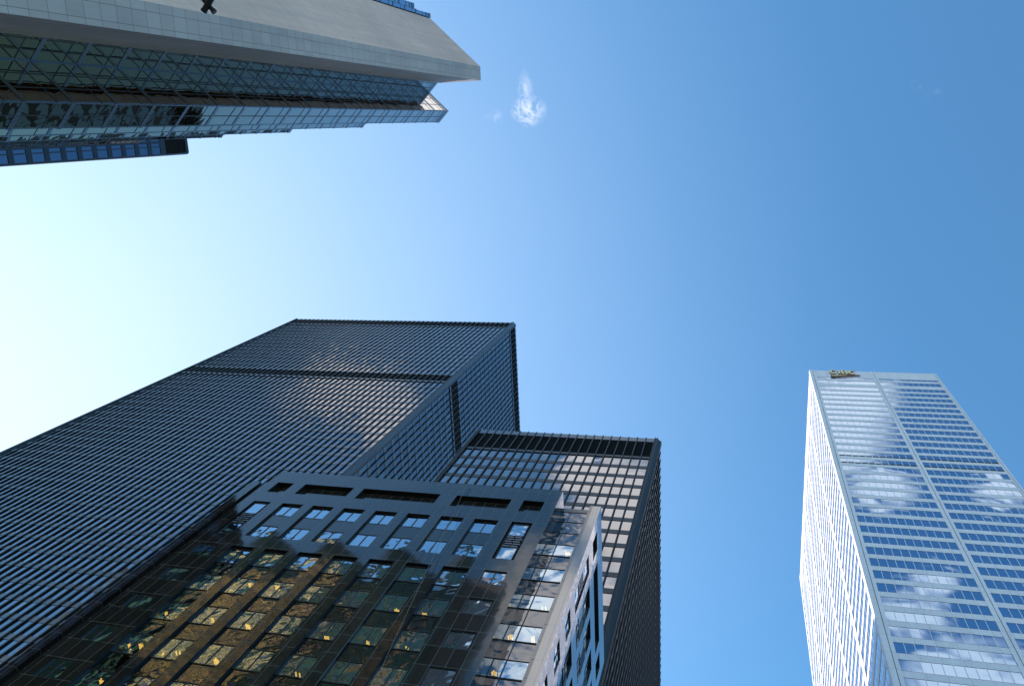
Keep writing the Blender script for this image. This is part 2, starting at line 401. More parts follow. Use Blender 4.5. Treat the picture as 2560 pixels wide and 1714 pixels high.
# ---------------------------------------------------------------- pale steel tower (C)
HC = 240.0
def tower_c():
    X0, X1, Y0, Y1 = 0.0836*HC, 0.2196*HC, 0.2911*HC, 0.5639*HC
    root = thing('skyscraper', 'pale steel skyscraper at the right with long window rows and a sunlit white side', 'skyscraper', ((X0+X1)/2, (Y0+Y1)/2, 0))
    corners = [(X0, Y0), (X1, Y0), (X1, Y1), (X0, Y1)]
    faces = [Face(corners[i], corners[(i+1) % 4]) for i in range(4)]
    G = 0.11
    core = MB(); core.box(X0+G+.1, X1-G-.1, Y0+G+.1, Y1-G-.1, GR, HC-0.5, MAT['steel_c']); core.build('wall', root)
    rf = MB(); rf.box(X0+.5, X1-.5, Y0+.5, Y1-.5, HC-0.45, HC-0.2, MAT['roof']); rf.build('roof', root)
    # columns: corners and intermediate piers, drawn as two halves with an open joint
    cw = 1.44
    def colm(f, a0, a1, seam, nm='column'):
        mb = MB(); j = 0.05
        f.box(mb, a0, seam-j, -G-0.05, 0.0, GR, HC, MAT['steel_c'])
        f.box(mb, seam+j, a1, -G-0.05, 0.0, GR, HC, MAT['steel_c'])
        f.box(mb, seam-j, seam+j, -G-0.05, -0.055, GR, HC-0.1, MAT['slot'])
        # horizontal joints every floor as thin recess lines on the steel
        mb.build(nm, root)
    spans = {}
    for k, f in enumerate(faces):
        if k % 2 == 0:
            colm(f, 0.0 if k == 0 else 0.0, cw, 0.85)
            mid0, mid1 = (0.1500-0.0836)*HC, (0.1552-0.0836)*HC
            colm(f, mid0, mid1, (0.1529-0.0836)*HC)
            colm(f, f.L-0.84, f.L, f.L-0.42)
            spans[k] = [(cw, mid0, 11), (mid1, f.L-0.84, 11)]
        else:
            nb = 5; pw = 1.5; e0, e1 = 0.31, 0.31
            bw = (f.L-e0-e1-(nb-1)*pw-1.6)/nb
            mbs = []
            a = e0+0.8; sp = []
            mb = MB(); f.box(mb, G+0.06, a, -G-0.05, 0.0, GR, HC, MAT['steel_c']); mb.build('column', root)
            for b in range(nb):
                sp.append((a, a+bw, 7)); a += bw
                if b < nb-1:
                    mb = MB(); f.box(mb, a, a+pw, -G-0.05, 0.0, GR, HC, MAT['steel_c']); mb.build('column', root); a += pw
            mb = MB(); f.box(mb, a, f.L-G-0.06, -G-0.05, 0.0, GR, HC, MAT['steel_c']); mb.build('column', root)
            spans[k] = sp
    rows = [(0.9674*HC, 0.9729*HC), (0.9491*HC, 0.9601*HC)]
    top = 0.9383
    slots = []
    k = 0
    while True:
        t = (top-0.01612*k)*HC; b = t-0.0100*HC
        if b < 6: break
        rows.append((b, t))
        if k in (12, 13): slots.append(b)
        k += 1
    ev = sorted(rows)
    gaps = [(t0, b1) for (b0, t0), (b1, t1) in zip(ev[:-1], ev[1:])] + [(ev[-1][1], HC), (GR, ev[0][0])]
    for z0, z1 in gaps:
        mb = MB(); mb.rect_ring(X0, X1, Y0, Y1, -0.07, 0.30, z0, z1-0.10, MAT['steel_c']); mb.rect_ring(X0, X1, Y0, Y1, -0.095, 0.23, z1-0.10, z1, MAT['frame_dark'])
        mb.build('spandrel', root)
    P = Panes(); rest = MB(); ml = []
    for kk, f in enumerate(faces):
        for a0, a1, n in spans[kk]:
            st = (a1-a0)/n
            for i in range(n):
                for b, t in rows:
                    P.add(f, a0+st*i+0.01, a0+st*(i+1)-0.01, -G, b-0.01, t+0.01, MAT['glass_c'], 0.002, kk in (0, 3))
            for i in range(1, n):
                mb = MB()
                f.box(mb, a0+st*i-0.045, a0+st*i+0.045, -G-0.02, -0.085, 4, 0.973*HC, MAT['steel_c'])
                if kk in (0, 3): mb.build('mullion', root)
                else:
                    o = len(rest.v); rest.v += mb.v; rest.f += [tuple(j+o for j in ff) for ff in mb.f]; rest.m += [rest.mi(MAT['steel_c'])]*len(mb.f)
            # dark line at the head of every window row and open slots on two plant floors
    rest.build('mullion', root, kind='stuff')
    for b in slots:
        for a0, a1, n in spans[0]:
            mb = MB()
            st = (a1-a0)/n
            for i in range(n):
                faces[0].box(mb, a0+st*i+0.10, a0+st*(i+1)-0.10, -0.10, -0.06, b-0.05, b+0.50, MAT['slot'])
            mb.build('vent_slot', root)
    for (b, t) in rows:
        pass
    P.build(root)
    return root, faces
rootC, facesC = tower_c()

# sign: letters C I B C with a swoosh underneath, standing off the top of the front
def sign_c():
    f = facesC[0]
    W = 0.0836*HC
    a0, a1 = (0.1057-0.0836)*HC, (0.1345-0.0836)*HC
    root = thing('building_sign', 'gold CIBC letters over a dark wedge at the top of the pale steel skyscraper', 'sign', (W+a0, 0.2911*HC, HC*0.98+CZ))
    zt, zb = 0.9985*HC, 0.9830*HC
    w = (a1-a0)
    th = 0.28
    def stroke(mb, pts, t, m, d0=0.05, d1=th):
        n = len(pts); Lf = []; Rt = []
        for i in range(n):
            a = Vector(pts[max(i-1, 0)]); b = Vector(pts[min(i+1, n-1)]); d = (b-a).normalized()
            nx, nz = -d.y*t/2, d.x*t/2
            ex = Vector((0, 0))
            Lf.append((pts[i][0]+nx, pts[i][1]+nz)); Rt.append((pts[i][0]-nx, pts[i][1]-nz))
        k0 = len(mb.v); mi = mb.mi(m)
        for i in range(n):
            for (a, z) in (Lf[i], Rt[i]):
                mb.v.append(f.P(a, d0, z)); mb.v.append(f.P(a, d1, z))
        for i in range(n-1):
            a = k0+4*i; b = a+4
            for q in ((a+1, b+1, b+3, a+3), (a, a+2, b+2, b), (a, b, b+1, a+1), (a+2, a+3, b+3, b+2)):
                mb.f.append(q); mb.m.append(mi)
        for a in (k0, k0+4*(n-1)):
            mb.f.append((a, a+1, a+3, a+2)); mb.m.append(mi)
    H = zt-zb
    def arc(cx, cz, rx, rz, t0, t1, n=12):
        return [(cx+rx*math.cos(math.radians(t0+(t1-t0)*i/n)), cz+rz*math.sin(math.radians(t0+(t1-t0)*i/n))) for i in range(n+1)]
    cz = (zt+zb)/2; rz = H/2*0.86
    lw = w/4.0
    x = a0
    shapes = {
        'C1': [arc(x+lw*0.5, cz, lw*0.38, rz, 45, 315)],
        'I': [[(x+lw*1.38, cz-rz), (x+lw*1.38, cz+rz)]],
        'B': [[(x+lw*1.85, cz-rz), (x+lw*1.85, cz+rz)], [(x+lw*1.85, cz+rz)]+arc(x+lw*2.2, cz+rz*0.5, lw*0.3, rz*0.5, 90, -90, 8)+[(x+lw*1.85, cz)],
              [(x+lw*1.85, cz)]+arc(x+lw*2.25, cz-rz*0.5, lw*0.34, rz*0.5, 90, -90, 8)+[(x+lw*1.85, cz-rz)]],
        'C2': [arc(x+lw*3.3, cz, lw*0.4, rz, 45, 315)],
    }
    for nm, st in shapes.items():
        mb = MB()
        for q_, pts in enumerate(st): stroke(mb, pts, 0.62, MAT['maroon'], 0.05, th-0.03*q_)
        for q_, pts in enumerate(st): stroke(mb, pts, 0.54, MAT['gold_letter'], th+0.004, th+0.04+0.012*q_)
        mb.build('letter', root)
    mb = MB()   # wedge below
    z2 = zb-0.3
    q = [(a0-0.1, z2-2.2), (a0-0.1, z2-0.9), (a1+0.6, z2-0.1), (a1+0.6, z2-0.5)]
    mb.hexa([f.P(a, 0.05, z) for a, z in q]+[f.P(a, th, z) for a, z in q], MAT['maroon'])
    q = [(a0+0.2, z2-1.85), (a0+0.2, z2-1.15), (a1*0.6+a0*0.4, z2-0.62), (a1*0.6+a0*0.4, z2-0.9)]
    mb.hexa([f.P(a, th+0.004, z) for a, z in q]+[f.P(a, th+0.05, z) for a, z in q], MAT['gold_letter'])
    mb.build('emblem', root)
sign_c()

# ---------------------------------------------------------------- foreground granite office building (F)
HF = 66.0
def office_f():
    u = HF
    yF = 0.468*u; yR = 0.4868*u; yG = 0.4905*u
    xL, xR = -0.6341*u, -0.2173*u
    xP0, xP1 = -0.1815*u, -0.167*u
    yB = 0.7203*u
    root = thing('office_building', 'dark polished granite office block in the foreground with deep window bays and lit ceiling lamps', 'office building', ((xL+xP1)/2, (yF+yB)/2, 0))
    gran, gp, rev, itr = MAT['granite_f'], MAT['granite_p'], MAT['recess_shade'], MAT['interior']
    T = 0.21           # thickness of the stone skin (depth of the bays)
    W = MB()
    # floor slabs and back wall inside, seen dimly through the glass
    inn = MB()
    zf = 0.7846
    while zf > 0.0:
        z = (zf+0.006)*u
        inn.box(xL+0.9, xP1-0.9, yG+0.45, yB-0.9, z, z+0.25, itr)
        zf -= 0.0575
    for zf in (0.845, 0.905):
        inn.box(xL+0.9, xP1-0.9, yG+0.45, yB-0.9, zf*u, zf*u+0.25, itr)
    inn.box(xL+0.9, xP1-6.5, yG+6.0, yG+6.2, GR, HF-1.5, itr)
    inn.box(xP1-6.4, xP1-6.2, yG+6.0, yB-0.9, GR, HF-1.5, itr)
    inn.build('interior', root)
    roofmb = MB(); roofmb.box(xL+.6, xP1-.6, yG+.6, yB-.6, HF-1.0, HF-.6, MAT['roof']); roofmb.build('roof', root)
    windows = []
    def stone(f, a0, a1, z0, z1, m, d=0.0):
        if a1-a0 > 1e-4 and z1-z0 > 1e-4:
            f.box(W, a0, a1, -T-0.5, d, z0, z1, m)
    def window(f, a0, a1, z0, z1, d, nm=2, frame=0.06):
        """one window: dark frame with its panes as one child"""
        fr = MB(); m = MAT['frame_dark']
        f.box(fr, a0, a1, d-0.05, d+0.04, z1-frame, z1, m); f.box(fr, a0, a1, d-0.05, d+0.04, z0, z0+frame, m)
        f.box(fr, a0, a0+frame*0.7, d-0.05, d+0.04, z0+frame, z1-frame, m); f.box(fr, a1-frame*0.7, a1, d-0.05, d+0.04, z0+frame, z1-frame, m)
        for i in range(1, nm):
            a = a0+(a1-a0)*i/nm
            f.box(fr, a-0.035, a+0.035, d-0.05, d+0.04, z0+frame, z1-frame, m)
        o = fr.build('window', root)
        pn = MB()
        for i in range(nm):
            b0 = a0+(a1-a0)*i/nm; b1 = a0+(a1-a0)*(i+1)/nm
            f.quad(pn, b0+.01, b1-.01, d, z0+.01, z1-.01, MAT['glass_f'], 0.006)
        pn.build('pane', o)
    lowrows = [((0.7505-0.0580*k)*u, (0.7505-0.0580*k+0.0320)*u) for k in range(14)]
    lowrows = [(b, t) for b, t in lowrows if b > 1]
    flush = [((0.7575-0.0577*k)*u, (0.7575-0.0577*k+0.0290)*u) for k in range(14)]
    flush = [(b, t) for b, t in flush if b > 1]
    def grid(f, nar, bays, slots, m, Lend):
        """facade with narrow end columns, recessed bays and a row of slots under the roof"""
        opens = sorted([(a, b, 'n') for a, b in nar]+[(a, b, 'b') for a, b in bays])
        zs = [(0.9635*u, HF)]
        # band above slots, slot band, band, upper windows band, plain band, lower zone
        f.box(W, 0, Lend, -T-0.5, 0, 0.9635*u, HF, m)
        prev = 0.0
        for a, b in slots:
            stone(f, prev, a, 0.932*u, 0.9635*u, m); prev = b
            f.box(W, a, b, -T-0.5, -0.45, 0.932*u, 0.9635*u, m)
            f.box(W, a-0.004, b+0.004, -0.47, -0.01, 0.9635*u-0.012, 0.9635*u-0.003, rev)
            f.box(W, a+0.003, a+0.012, -0.449, -0.01, 0.932*u+.004, 0.9635*u-0.013, rev)
        stone(f, prev, Lend, 0.932*u, 0.9635*u, m)
        f.box(W, 0, Lend, -T-0.5, 0, 0.9025*u, 0.932*u, m)
        prev = 0.0
        for a, b, k in opens:
            stone(f, prev, a, 0.8110*u, 0.9025*u, m); prev = b
            # recessed backing: spandrel glass between the two storeys, black liners for the shade of the reveals
            f.box(W, a+0.003, a+0.012, -T+0.001, -0.012, 0.8110*u+.004, 0.9025*u-.014, rev)
            f.box(W, a+0.003, b-0.003, -T+0.001, -0.012, 0.9025*u-0.013, 0.9025*u-0.003, rev)
            if k == 'b':
                window(f, a, b, 0.8720*u, 0.9025*u, -T)
                f.box(W, a, b, -T-0.12, -T+.02, 0.8440*u, 0.8720*u, m)
                window(f, a, b, 0.8110*u, 0.8440*u, -T)
            else:
                g = 0.22
                f.box(W, a, a+g, -T-0.12, -T+0.004, 0.8110*u, 0.9025*u, rev); f.box(W, b-g, b, -T-0.12, -T+0.004, 0.8110*u, 0.9025*u, rev)
                window(f, a+g, b-g, 0.8690*u, 0.8990*u, -T+0.10, 1)
                window(f, a+g, b-g, 0.8130*u, 0.8420*u, -T+0.10, 1)
                f.box(W, a+g, b-g, -T-0.12, -T+0.06, 0.8420*u, 0.8690*u, rev)
                gm = MB(); n = 5
                for j in range(n):
                    z = 0.8420*u+(0.027*u)*(j+0.5)/n
                    for s in range(2):
                        w = (b-a-2*g)/2
                        aa = a+g+w*s+(0.12 if (j % 2) else 0.02)
                        f.box(gm, aa, aa+w*0.86, -T+0.061, -T+0.14, z-0.09, z+0.07, MAT['spandrel_a'])
                gm.build('grille', root)
        stone(f, prev, Lend, 0.8110*u, 0.9025*u, m)
        f.box(W, 0, Lend, -T-0.5, 0, 0.7850*u, 0.8110*u, m)
        prev = 0.0
        for a, b, k in opens:
            stone(f, prev, a, GR, 0.7850*u, m); prev = b
            if k == 'n':
                zt = 0.7850*u
                for bb, tt in flush:
                    tt2 = min(tt, 0.7850*u-0.004)
                    f.box(W, a, b, -T-0.5, 0, tt2, zt, m) if zt-tt2 > 0.01 else None
                    window(f, a, b, bb, tt2, -0.10); zt = bb
                f.box(W, a, b, -T-0.5, 0, GR, zt, m)
            else:
                f.box(W, a+0.003, a+0.012, -T+0.001, -0.012, GR+.1, 0.7850*u-.014, rev)
                f.box(W, a+0.003, b-0.003, -T+0.001, -0.012, 0.7850*u-0.013, 0.7850*u-0.003, rev)
                zt = 0.785*u
                for bb, tt in lowrows:
                    sp = MB()
                    if zt-tt > 0.02:
                        f.box(sp, a, b, -T-0.10, -T-0.01, tt, zt, MAT['spandrel_f'])
                        f.box(sp, a, b, -T-0.05, -T+0.03, zt-0.03, zt, MAT['frame_dark'])
                        sp.build('spandrel', root)
                    window(f, a, b, bb, tt, -T); zt = bb
        stone(f, prev, Lend, GR, 0.7850*u, m)
    # front of the main block
    fr = Face((xL, yF), (xR, yF))
    P = lambda x: x*u-xL
    nar = [(P(-0.6198), P(-0.5945)), (P(-0.2615), P(-0.2355))]
    bays = [(P(-0.5770+0.0446*i), P(-0.5770+0.0446*i+0.0304)) for i in range(7)]
    slots = [(P(-0.6190), P(-0.5941)), (P(-0.5765), P(-0.5022)), (P(-0.4875), P(-0.3764)), (P(-0.3535), P(-0.2781)), (P(-0.2620), P(-0.2341))]
    grid(fr, nar, bays, slots, gran, fr.L)
    W.build('front_wall', root); W.__init__()
    # return of the main block
    W.box(xR-T-0.5, xR, yF+T+0.5, yG+0.5, GR, HF, gp); W.build('return_wall', root); W.__init__()
    # recessed glass strip
    fg = Face((xR, yG), (xP0, yG))
    segs = [(0.985, 0.957), (0.957, 0.927), (0.927, 0.8962)]
    for k in range(15):
        segs.append((0.8962-0.0576*k, 0.8683-0.0576*k)); segs.append((0.8683-0.0576*k, 0.8386-0.0576*k))
    W.box(xR, xP0, yG+0.10, yG+0.35, 0.985*u, HF-0.15, gran)
    for i, (t, b) in enumerate(segs):
        sp = MB()
        if b*u < 0.5: break
        vis = i >= 3 and (i-3) % 2 == 0
        a_m = fg.L*0.36
        if vis:
            window(fg, 0, a_m, b*u, t*u, 0, 1, 0.05); window(fg, a_m+0.004, fg.L, b*u, t*u, 0, 1, 0.05)
        else:
            fg.box(sp, 0, a_m-0.03, -0.12, -0.02, b*u+0.05, t*u-0.05, MAT['spandrel_f']); fg.box(sp, a_m+0.03, fg.L, -0.12, -0.02, b*u+0.05, t*u-0.05, MAT['spandrel_f'])
            fg.box(sp, 0, fg.L, -0.14, 0.02, t*u-0.05, t*u-0.004, MAT['frame_dark']); fg.box(sp, a_m-0.03, a_m+0.03, -0.14, 0.02, b*u, t*u-0.051, MAT['frame_dark'])
            sp.build('spandrel', root)
    W.build('roof_edge', root); W.__init__()
    # right pier and right side
    fs = Face((xP1, yR), (xP1, yB))
    W.box(xP0, xP1-T-0.5, yR, yR+T+0.5, GR, HF, gp); W.build('pier', root); W.__init__()
    Q = lambda y: y*u-yR
    nar = [(Q(0.5035), Q(0.5285)), (Q(0.6780), Q(0.7030))]
    bays = [(Q(0.5445+0.0441*i), Q(0.5445+0.0441*i+0.0300)) for i in range(3)]
    slots = [(Q(0.5040), Q(0.5290)), (Q(0.5465), Q(0.6620)), (Q(0.6780), Q(0.7030))]
    grid(fs, nar, bays, slots, MAT['granite_s'], fs.L)
    W.build('side_wall', root); W.__init__()
    # left shoulder with a groove, back and left walls
    xs = -0.684*u
    W.box(xs, -0.671*u, yR, yR+4, GR, HF, gran); W.box(-0.671*u, -0.6625*u, yR+0.45, yR+4, GR, HF-0.01, rev)
    W.box(-0.6625*u, xL+0.0, yR, yR+4, GR, HF, gran)
    W.build('shoulder', root); W.__init__()
    W.box(xs, xL+0.3, yR+4, yB, GR, HF-0.02, gran)
    W.box(xL+0.3, xP1-T-0.5, yB-0.6, yB, GR, HF-0.02, gran); W.build('back_wall', root)
    return root
rootF = office_f()

# lit ceiling lamps behind the windows of F (positions are on that floor's ceiling)
me_, nt_, p_, o_ = mat('warm_lamp')
p_.inputs['Base Color'].default_value = (0.9, 0.8, 0.5, 1)
p_.inputs['Emission Color'].default_value = (1.0, 0.46, 0.07, 1); p_.inputs['Emission Strength'].default_value = 4.0
MAT['lamp'] = me_
lamps = [(-0.5928,0.7390,0.6333),(-0.5258,0.7399,0.6325),(-0.4725,0.6785,0.6897),(-0.4598,0.7407,0.6319),(-0.4292,0.6787,0.6895),(-0.6502,0.8120,0.5763),(-0.9614,0.8026,0.5831),(-0.9363,0.8003,0.5848),(-0.8943,0.8045,0.5817),(-0.8661,0.8037,0.5823),(-0.7958,0.8077,0.5794),(-1.0302,0.8805,0.5315),(-0.8191,0.7328,0.6386),(-0.7922,0.7333,0.6382),(-0.7282,0.7367,0.6353),(-0.7160,0.6624,0.7066),(-0.6667,0.6615,0.7075),(-0.8777,0.7314,0.6399),
 (-0.2141,0.5603,0.86),(-0.3009,0.6998,0.69),(-0.2688,0.6979,0.69),(-0.2497,0.6496,0.75),(-0.3282,0.7627,0.63)]
ORD = ['first', 'second', 'third', 'fourth', 'fifth', 'sixth', 'seventh', 'eighth', 'ninth']
def lamp_row(z):
    if z > 0.8: return 0
    zc = 0.7906; r = 1
    while zc-0.0573 > z-0.006: zc -= 0.0573; r += 1
    return r
rws = sorted(set(lamp_row(l[2]) for l in lamps))
for ux, uy, z in lamps:
    mates = sorted([l for l in lamps if lamp_row(l[2]) == lamp_row(z)], key=lambda l: l[0])
    lab = '%s warm lamp from the left on the %s lit floor down in the granite block' % (ORD[[l[0] for l in mates].index(ux)], ORD[rws.index(lamp_row(z))])
    # ceiling level of the storey this window belongs to
    if z > 0.8: zc = 0.905
    else:
        zc = 0.7906
        while zc-0.0573 > z-0.006: zc -= 0.0573
    Zl = zc*HF-0.16
    x, y = ux*Zl, uy*Zl
    mb = MB()
    mb.box(x-0.22, x+0.22, y-0.32, y+0.32, Zl+0.03, Zl+0.12, MAT['frame_dark'])
    lp = mb.build('ceiling_lamp', None, label=lab, category='lamp', group='lit ceiling lamps inside the granite office block')
    mb = MB()
    for s in random.choice([(-1, 0, 1), (-1, 1), (-1, 0), (0, 1)]):
        mb.box(x+s*0.13-0.045, x+s*0.13+0.045, y-random.uniform(0.12, 0.30), y+random.uniform(0.10, 0.28), Zl-0.01, Zl+0.028, MAT['lamp'])
    mb.build('tube', lp)

# ---------------------------------------------------------------- ropes hanging down F
def rope(x1, y1, z1, x2, y2, z2, label):
    mb = MB(); n = 24
    pts = [Vector((x1, y1, z1)).lerp(Vector((x2, y2, z2)), i/n) for i in range(n+1)]
    for i in range(n): mb.tube(pts[i], pts[i+1], 0.013, MAT['rope'], 6)
    mb.build('rope', None, label=label, category='rope', group='ropes hanging down the granite office block')
rope(-0.3485*HF, 0.460*HF, 1.003*HF, -0.3440*HF, 0.460*HF, 0.05*HF, 'thin pale rope hanging straight down the front of the dark granite office block')
rope(-0.3478*HF, 0.460*HF, 1.003*HF, -0.2350*HF, 0.460*HF, 0.05*HF, 'thin pale rope slanting away from the straight one on the granite office block')

# ---------------------------------------------------------------- gold glass sawtooth tower (D) and its stone pier
HD = 111.3
def tower_d():
    root = thing('skyscraper', 'gold glass sawtooth skyscraper at the upper left with a broad stone end wall', 'skyscraper', (-60, -15, 0))
    ol = [(-40.15, -15.1), (-42.35, -15.1), (-42.35, -16.55), (-46.0, -16.55), (-46.0, -18.1), (-49.6, -18.1), (-49.6, -19.6), (-60, -19.6), (-60, -45), (-98, -45), (-98, -6)]
    fa = [(-98, -6), (-93.8, -6.0), (-88.3, -0.35), (-79.6, -6.3) , (-73.9, -0.58), (-68.2, -6.28), (-62.65, -0.81), (-56.9, -6.5), (-51.25, -1.02), (-45.45, -6.8), (-39.86, -1.2), (-38.43, -2.63), (-40.95, -5.15), (-39.3, -6.8)]
    poly = fa[1:] + [(-39.45, -10.0), (-42.9, -13.7), (-42.9, -14.6), (-40.15, -14.6)] + ol[:-1]
    # clockwise seen from above?  make counter-clockwise for the prism
    def area(p): return sum(p[i][0]*p[(i+1) % len(p)][1]-p[(i+1) % len(p)][0]*p[i][1] for i in range(len(p)))/2
    pin = poly if area(poly) > 0 else poly[::-1]
    # inset core: shift towards the inside a little
    def inset(p, d):
        out = []
        n = len(p)
        for i in range(n):
            a = Vector(p[i-1]); b = Vector(p[i]); c = Vector(p[(i+1) % n])
            e1 = (b-a).normalized(); e2 = (c-b).normalized()
            n1 = Vector((-e1.y, e1.x)); n2 = Vector((-e2.y, e2.x))
            s = n1+n2; q = s.length_squared
            out.append(tuple(b + s*(2*d/q) if q > 0.2 else b+n1*d))
        return out
    core = MB(); core.prism(inset(pin, 0.14), GR, HD-0.35, MAT['frame_dd'], MAT['roof']); core.build('wall', root)
    # facets as curtain wall
    segs = []
    for i in range(1, len(fa)-1): segs.append((fa[i+1], fa[i]))
    segs += [(ol[i+1], ol[i]) for i in range(len(ol)-2)]
    segs.append((ol[0], (-40.15, -14.6)))
    P = Panes()
    z = 39.6
    while z-3.69 > GR: z -= 3.69
    fl = []
    while z < HD: fl.append(z); z += 3.69
    pw = inset(pin, -0.035); pt = inset(pin, -0.015); pi_ = inset(pin, 0.09)
    bars = [MB() for _ in fl]; coping = MB()
    for k, zf in enumerate(fl):
        bars[k].ring(pw, pi_, zf-0.17, zf+0.17, MAT['frame_d'])
        if zf+0.64*3.69+0.045 < HD-0.9: bars[k].ring(pt, pi_, zf+0.64*3.69-0.045, zf+0.64*3.69+0.045, MAT['frame_dd'])
    coping.ring(inset(pin, -0.045), pi_, HD-0.85, HD-0.004, MAT['frame_d'])
    cen = Vector((-60, -15))
    for (p, q) in segs:
        f = Face(p, q)
        mid = (Vector(p)+Vector(q))/2
        # outward normal must leave the polygon
        t = mid+f.n*0.3
        inside = False
        n = len(pin)
        for i in range(n):
            x1, y1 = pin[i]; x2, y2 = pin[(i+1) % n]
            if (y1 > t.y) != (y2 > t.y) and t.x < (x2-x1)*(t.y-y1)/(y2-y1)+x1: inside = not inside
        if inside: f = Face(q, p)
        front = mid.y > -7 and mid.x > -95
        nc = max(1, round(f.L/1.05)) if front else max(1, round(f.L/1.5))
        if 3.3 < f.L < 3.8: nc = 3
        if 2.2 < f.L < 2.4: nc = 3
        st = f.L/nc
        gm = MAT['glass_dn'] if (mid.y < -7.5 and mid.x > -50) else MAT['glass_d']
        for i in range(nc+1):
            if mid.y < -7.5 and f.L < 2.5: break
            a = min(max(st*i, 0.06), f.L-0.06)
            if not front and 0 < i < nc and f.L > 8: pass
            mb = MB(); e = 0.055 if 0 < i < nc else 0.06
            f.box(mb, a-e*0.6, a+e*0.6, -0.10, 0.02 if 0 < i < nc else 0.03, GR, HD-0.02, MAT['frame_dd'] if 0 < i < nc else MAT['frame_d'])
            mb.build('mullion', root)
        for k, zf in enumerate(fl):
            zt = min(zf+3.69-0.17, HD-0.9)
            for i in range(nc):
                m = 0.04
                P.add(f, st*i+m, st*(i+1)-m, 0.0, zf+0.17, min(zf+0.64*3.69-0.045, HD-.9), gm, 0.003, front or mid.x > -50)
                if zf+0.64*3.69+0.045 < zt:
                    P.add(f, st*i+m, st*(i+1)-m, 0.0, zf+0.64*3.69+0.045, zt, gm, 0.003, front or mid.x > -50)
    for b in bars: b.build('floor_bar', root)
    coping.build('coping', root)
    P.build(root)
    # the stone end wall: broad diagonal face, narrow face, underside face
    pier = [(-33.6, -8.06), (-33.62, -6.29), (-39.3, -6.29), (-39.3, -9.6), (-43.0, -13.4), (-43.0, -14.5), (-40.15, -14.5)]
    def strip(p, q, th, m, nm):
        f = Face(p, q); mb = MB(); f.box(mb, 0, f.L, -th, 0, GR, HD+0.0, m); mb.build(nm, root)
    mb = MB()
    mb.prism(pier[::-1] if area(pier) < 0 else pier, GR, HD, MAT['stone_d'])
    o = mb.build('stone_wall', root)
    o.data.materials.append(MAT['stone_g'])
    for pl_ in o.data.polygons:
        if abs(pl_.normal.x) > 0.9 and pl_.center.x > -34: pl_.material_index = 1  # narrow and street-side faces take the shaded copy
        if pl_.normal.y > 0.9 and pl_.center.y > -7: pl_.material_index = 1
    return root
tower_d()

# ---------------------------------------------------------------- navy tower behind (E)
HE = 164.0
def tower_e():
    x = -0.7168*HE; yc = 2.46
    root = thing('skyscraper', 'navy black skyscraper with a row of square blue windows, behind the gold glass one', 'skyscraper', (x-20, -15, 0))
    ch = 0.72
    poly = [(x, -38), (x, yc-ch), (x-ch*0.5, yc-ch*0.12), (x-ch*1.1, yc), (x-36, yc), (x-36, -38)]
    G = 0.35
    inn = [(x-G, -37.8), (x-G, yc-ch-0.1), (x-ch-0.5, yc-0.3), (x-35.8, yc-0.3), (x-35.8, -37.8)]
    mb = MB(); mb.prism(inn, GR, HE-0.4, MAT['black_e'], MAT['roof']); mb.build('wall', root)
    mb = MB(); mb.prism([(x, yc-0.42-0.0), (x, yc-ch*0.55), (x-ch*0.5, yc-ch*0.12), (x-ch*1.1, yc), (x-2, yc), (x-2, yc-0.42)][1:], GR, HE, MAT['black_e']); mb.build('corner_column', root)
    f = Face((x, yc-ch*0.55), (x, -38))
    f = Face((x, -38), (x, yc-ch*0.55))
    P = Panes(); top = 0.9428*HE; per = 0.0238*HE; hgt = 0.0165*HE
    rows = []
    z = top
    while z-hgt > 2: rows.append((z-hgt, z)); z -= per
    # piers
    L_ = f.L
    piers = []
    a = L_-0.02
    first = True
    mod = 2.05
    e = []
    # from the corner inwards: pier, wide pane, thin bar, narrow pane, pier ...
    cols = []
    a = L_
    while a > 4:
        w1 = (a-1.40, a-0.06); w2 = (a-2.2, a-1.62)
        cols.append(w1); cols.append(w2)
        a -= 2.6
    for k, (z0, z1) in enumerate(rows):
        zt = rows[k-1][0] if k else 0.9527*HE
        mb = MB(); f.box(mb, 0, L_, -G, -0.03, z1, zt, MAT['black_e']); mb.build('spandrel', root)
        for c0, c1 in cols: P.add(f, c0, c1, -0.12, z0, z1, MAT['glass_e'], 0.003)
    last = L_
    for (c0, c1) in cols:
        mb = MB(); f.box(mb, c1, last, -G, 0.0, GR, 0.9527*HE, MAT['black_e']); mb.build('mullion', root); last = c0
    mb = MB(); f.box(mb, 0, L_, -G+.1, -0.2, 0.9527*HE, 0.9942*HE, MAT['louvre'])
    z = 0.9527*HE
    while z < 0.994*HE: f.box(mb, 0, L_, -0.2, -0.12, z, z+0.2, MAT['louvre']); z += 0.4
    mb.build('louvre_band', root)
    mb = MB(); f.box(mb, 0, L_, -G, 0, 0.9942*HE, HE, MAT['black_e']); f.box(mb, 0, L_-1.2, -G, -0.01, GR, 2, MAT['black_e']); mb.build('parapet', root)
    P.build(root)
tower_e()

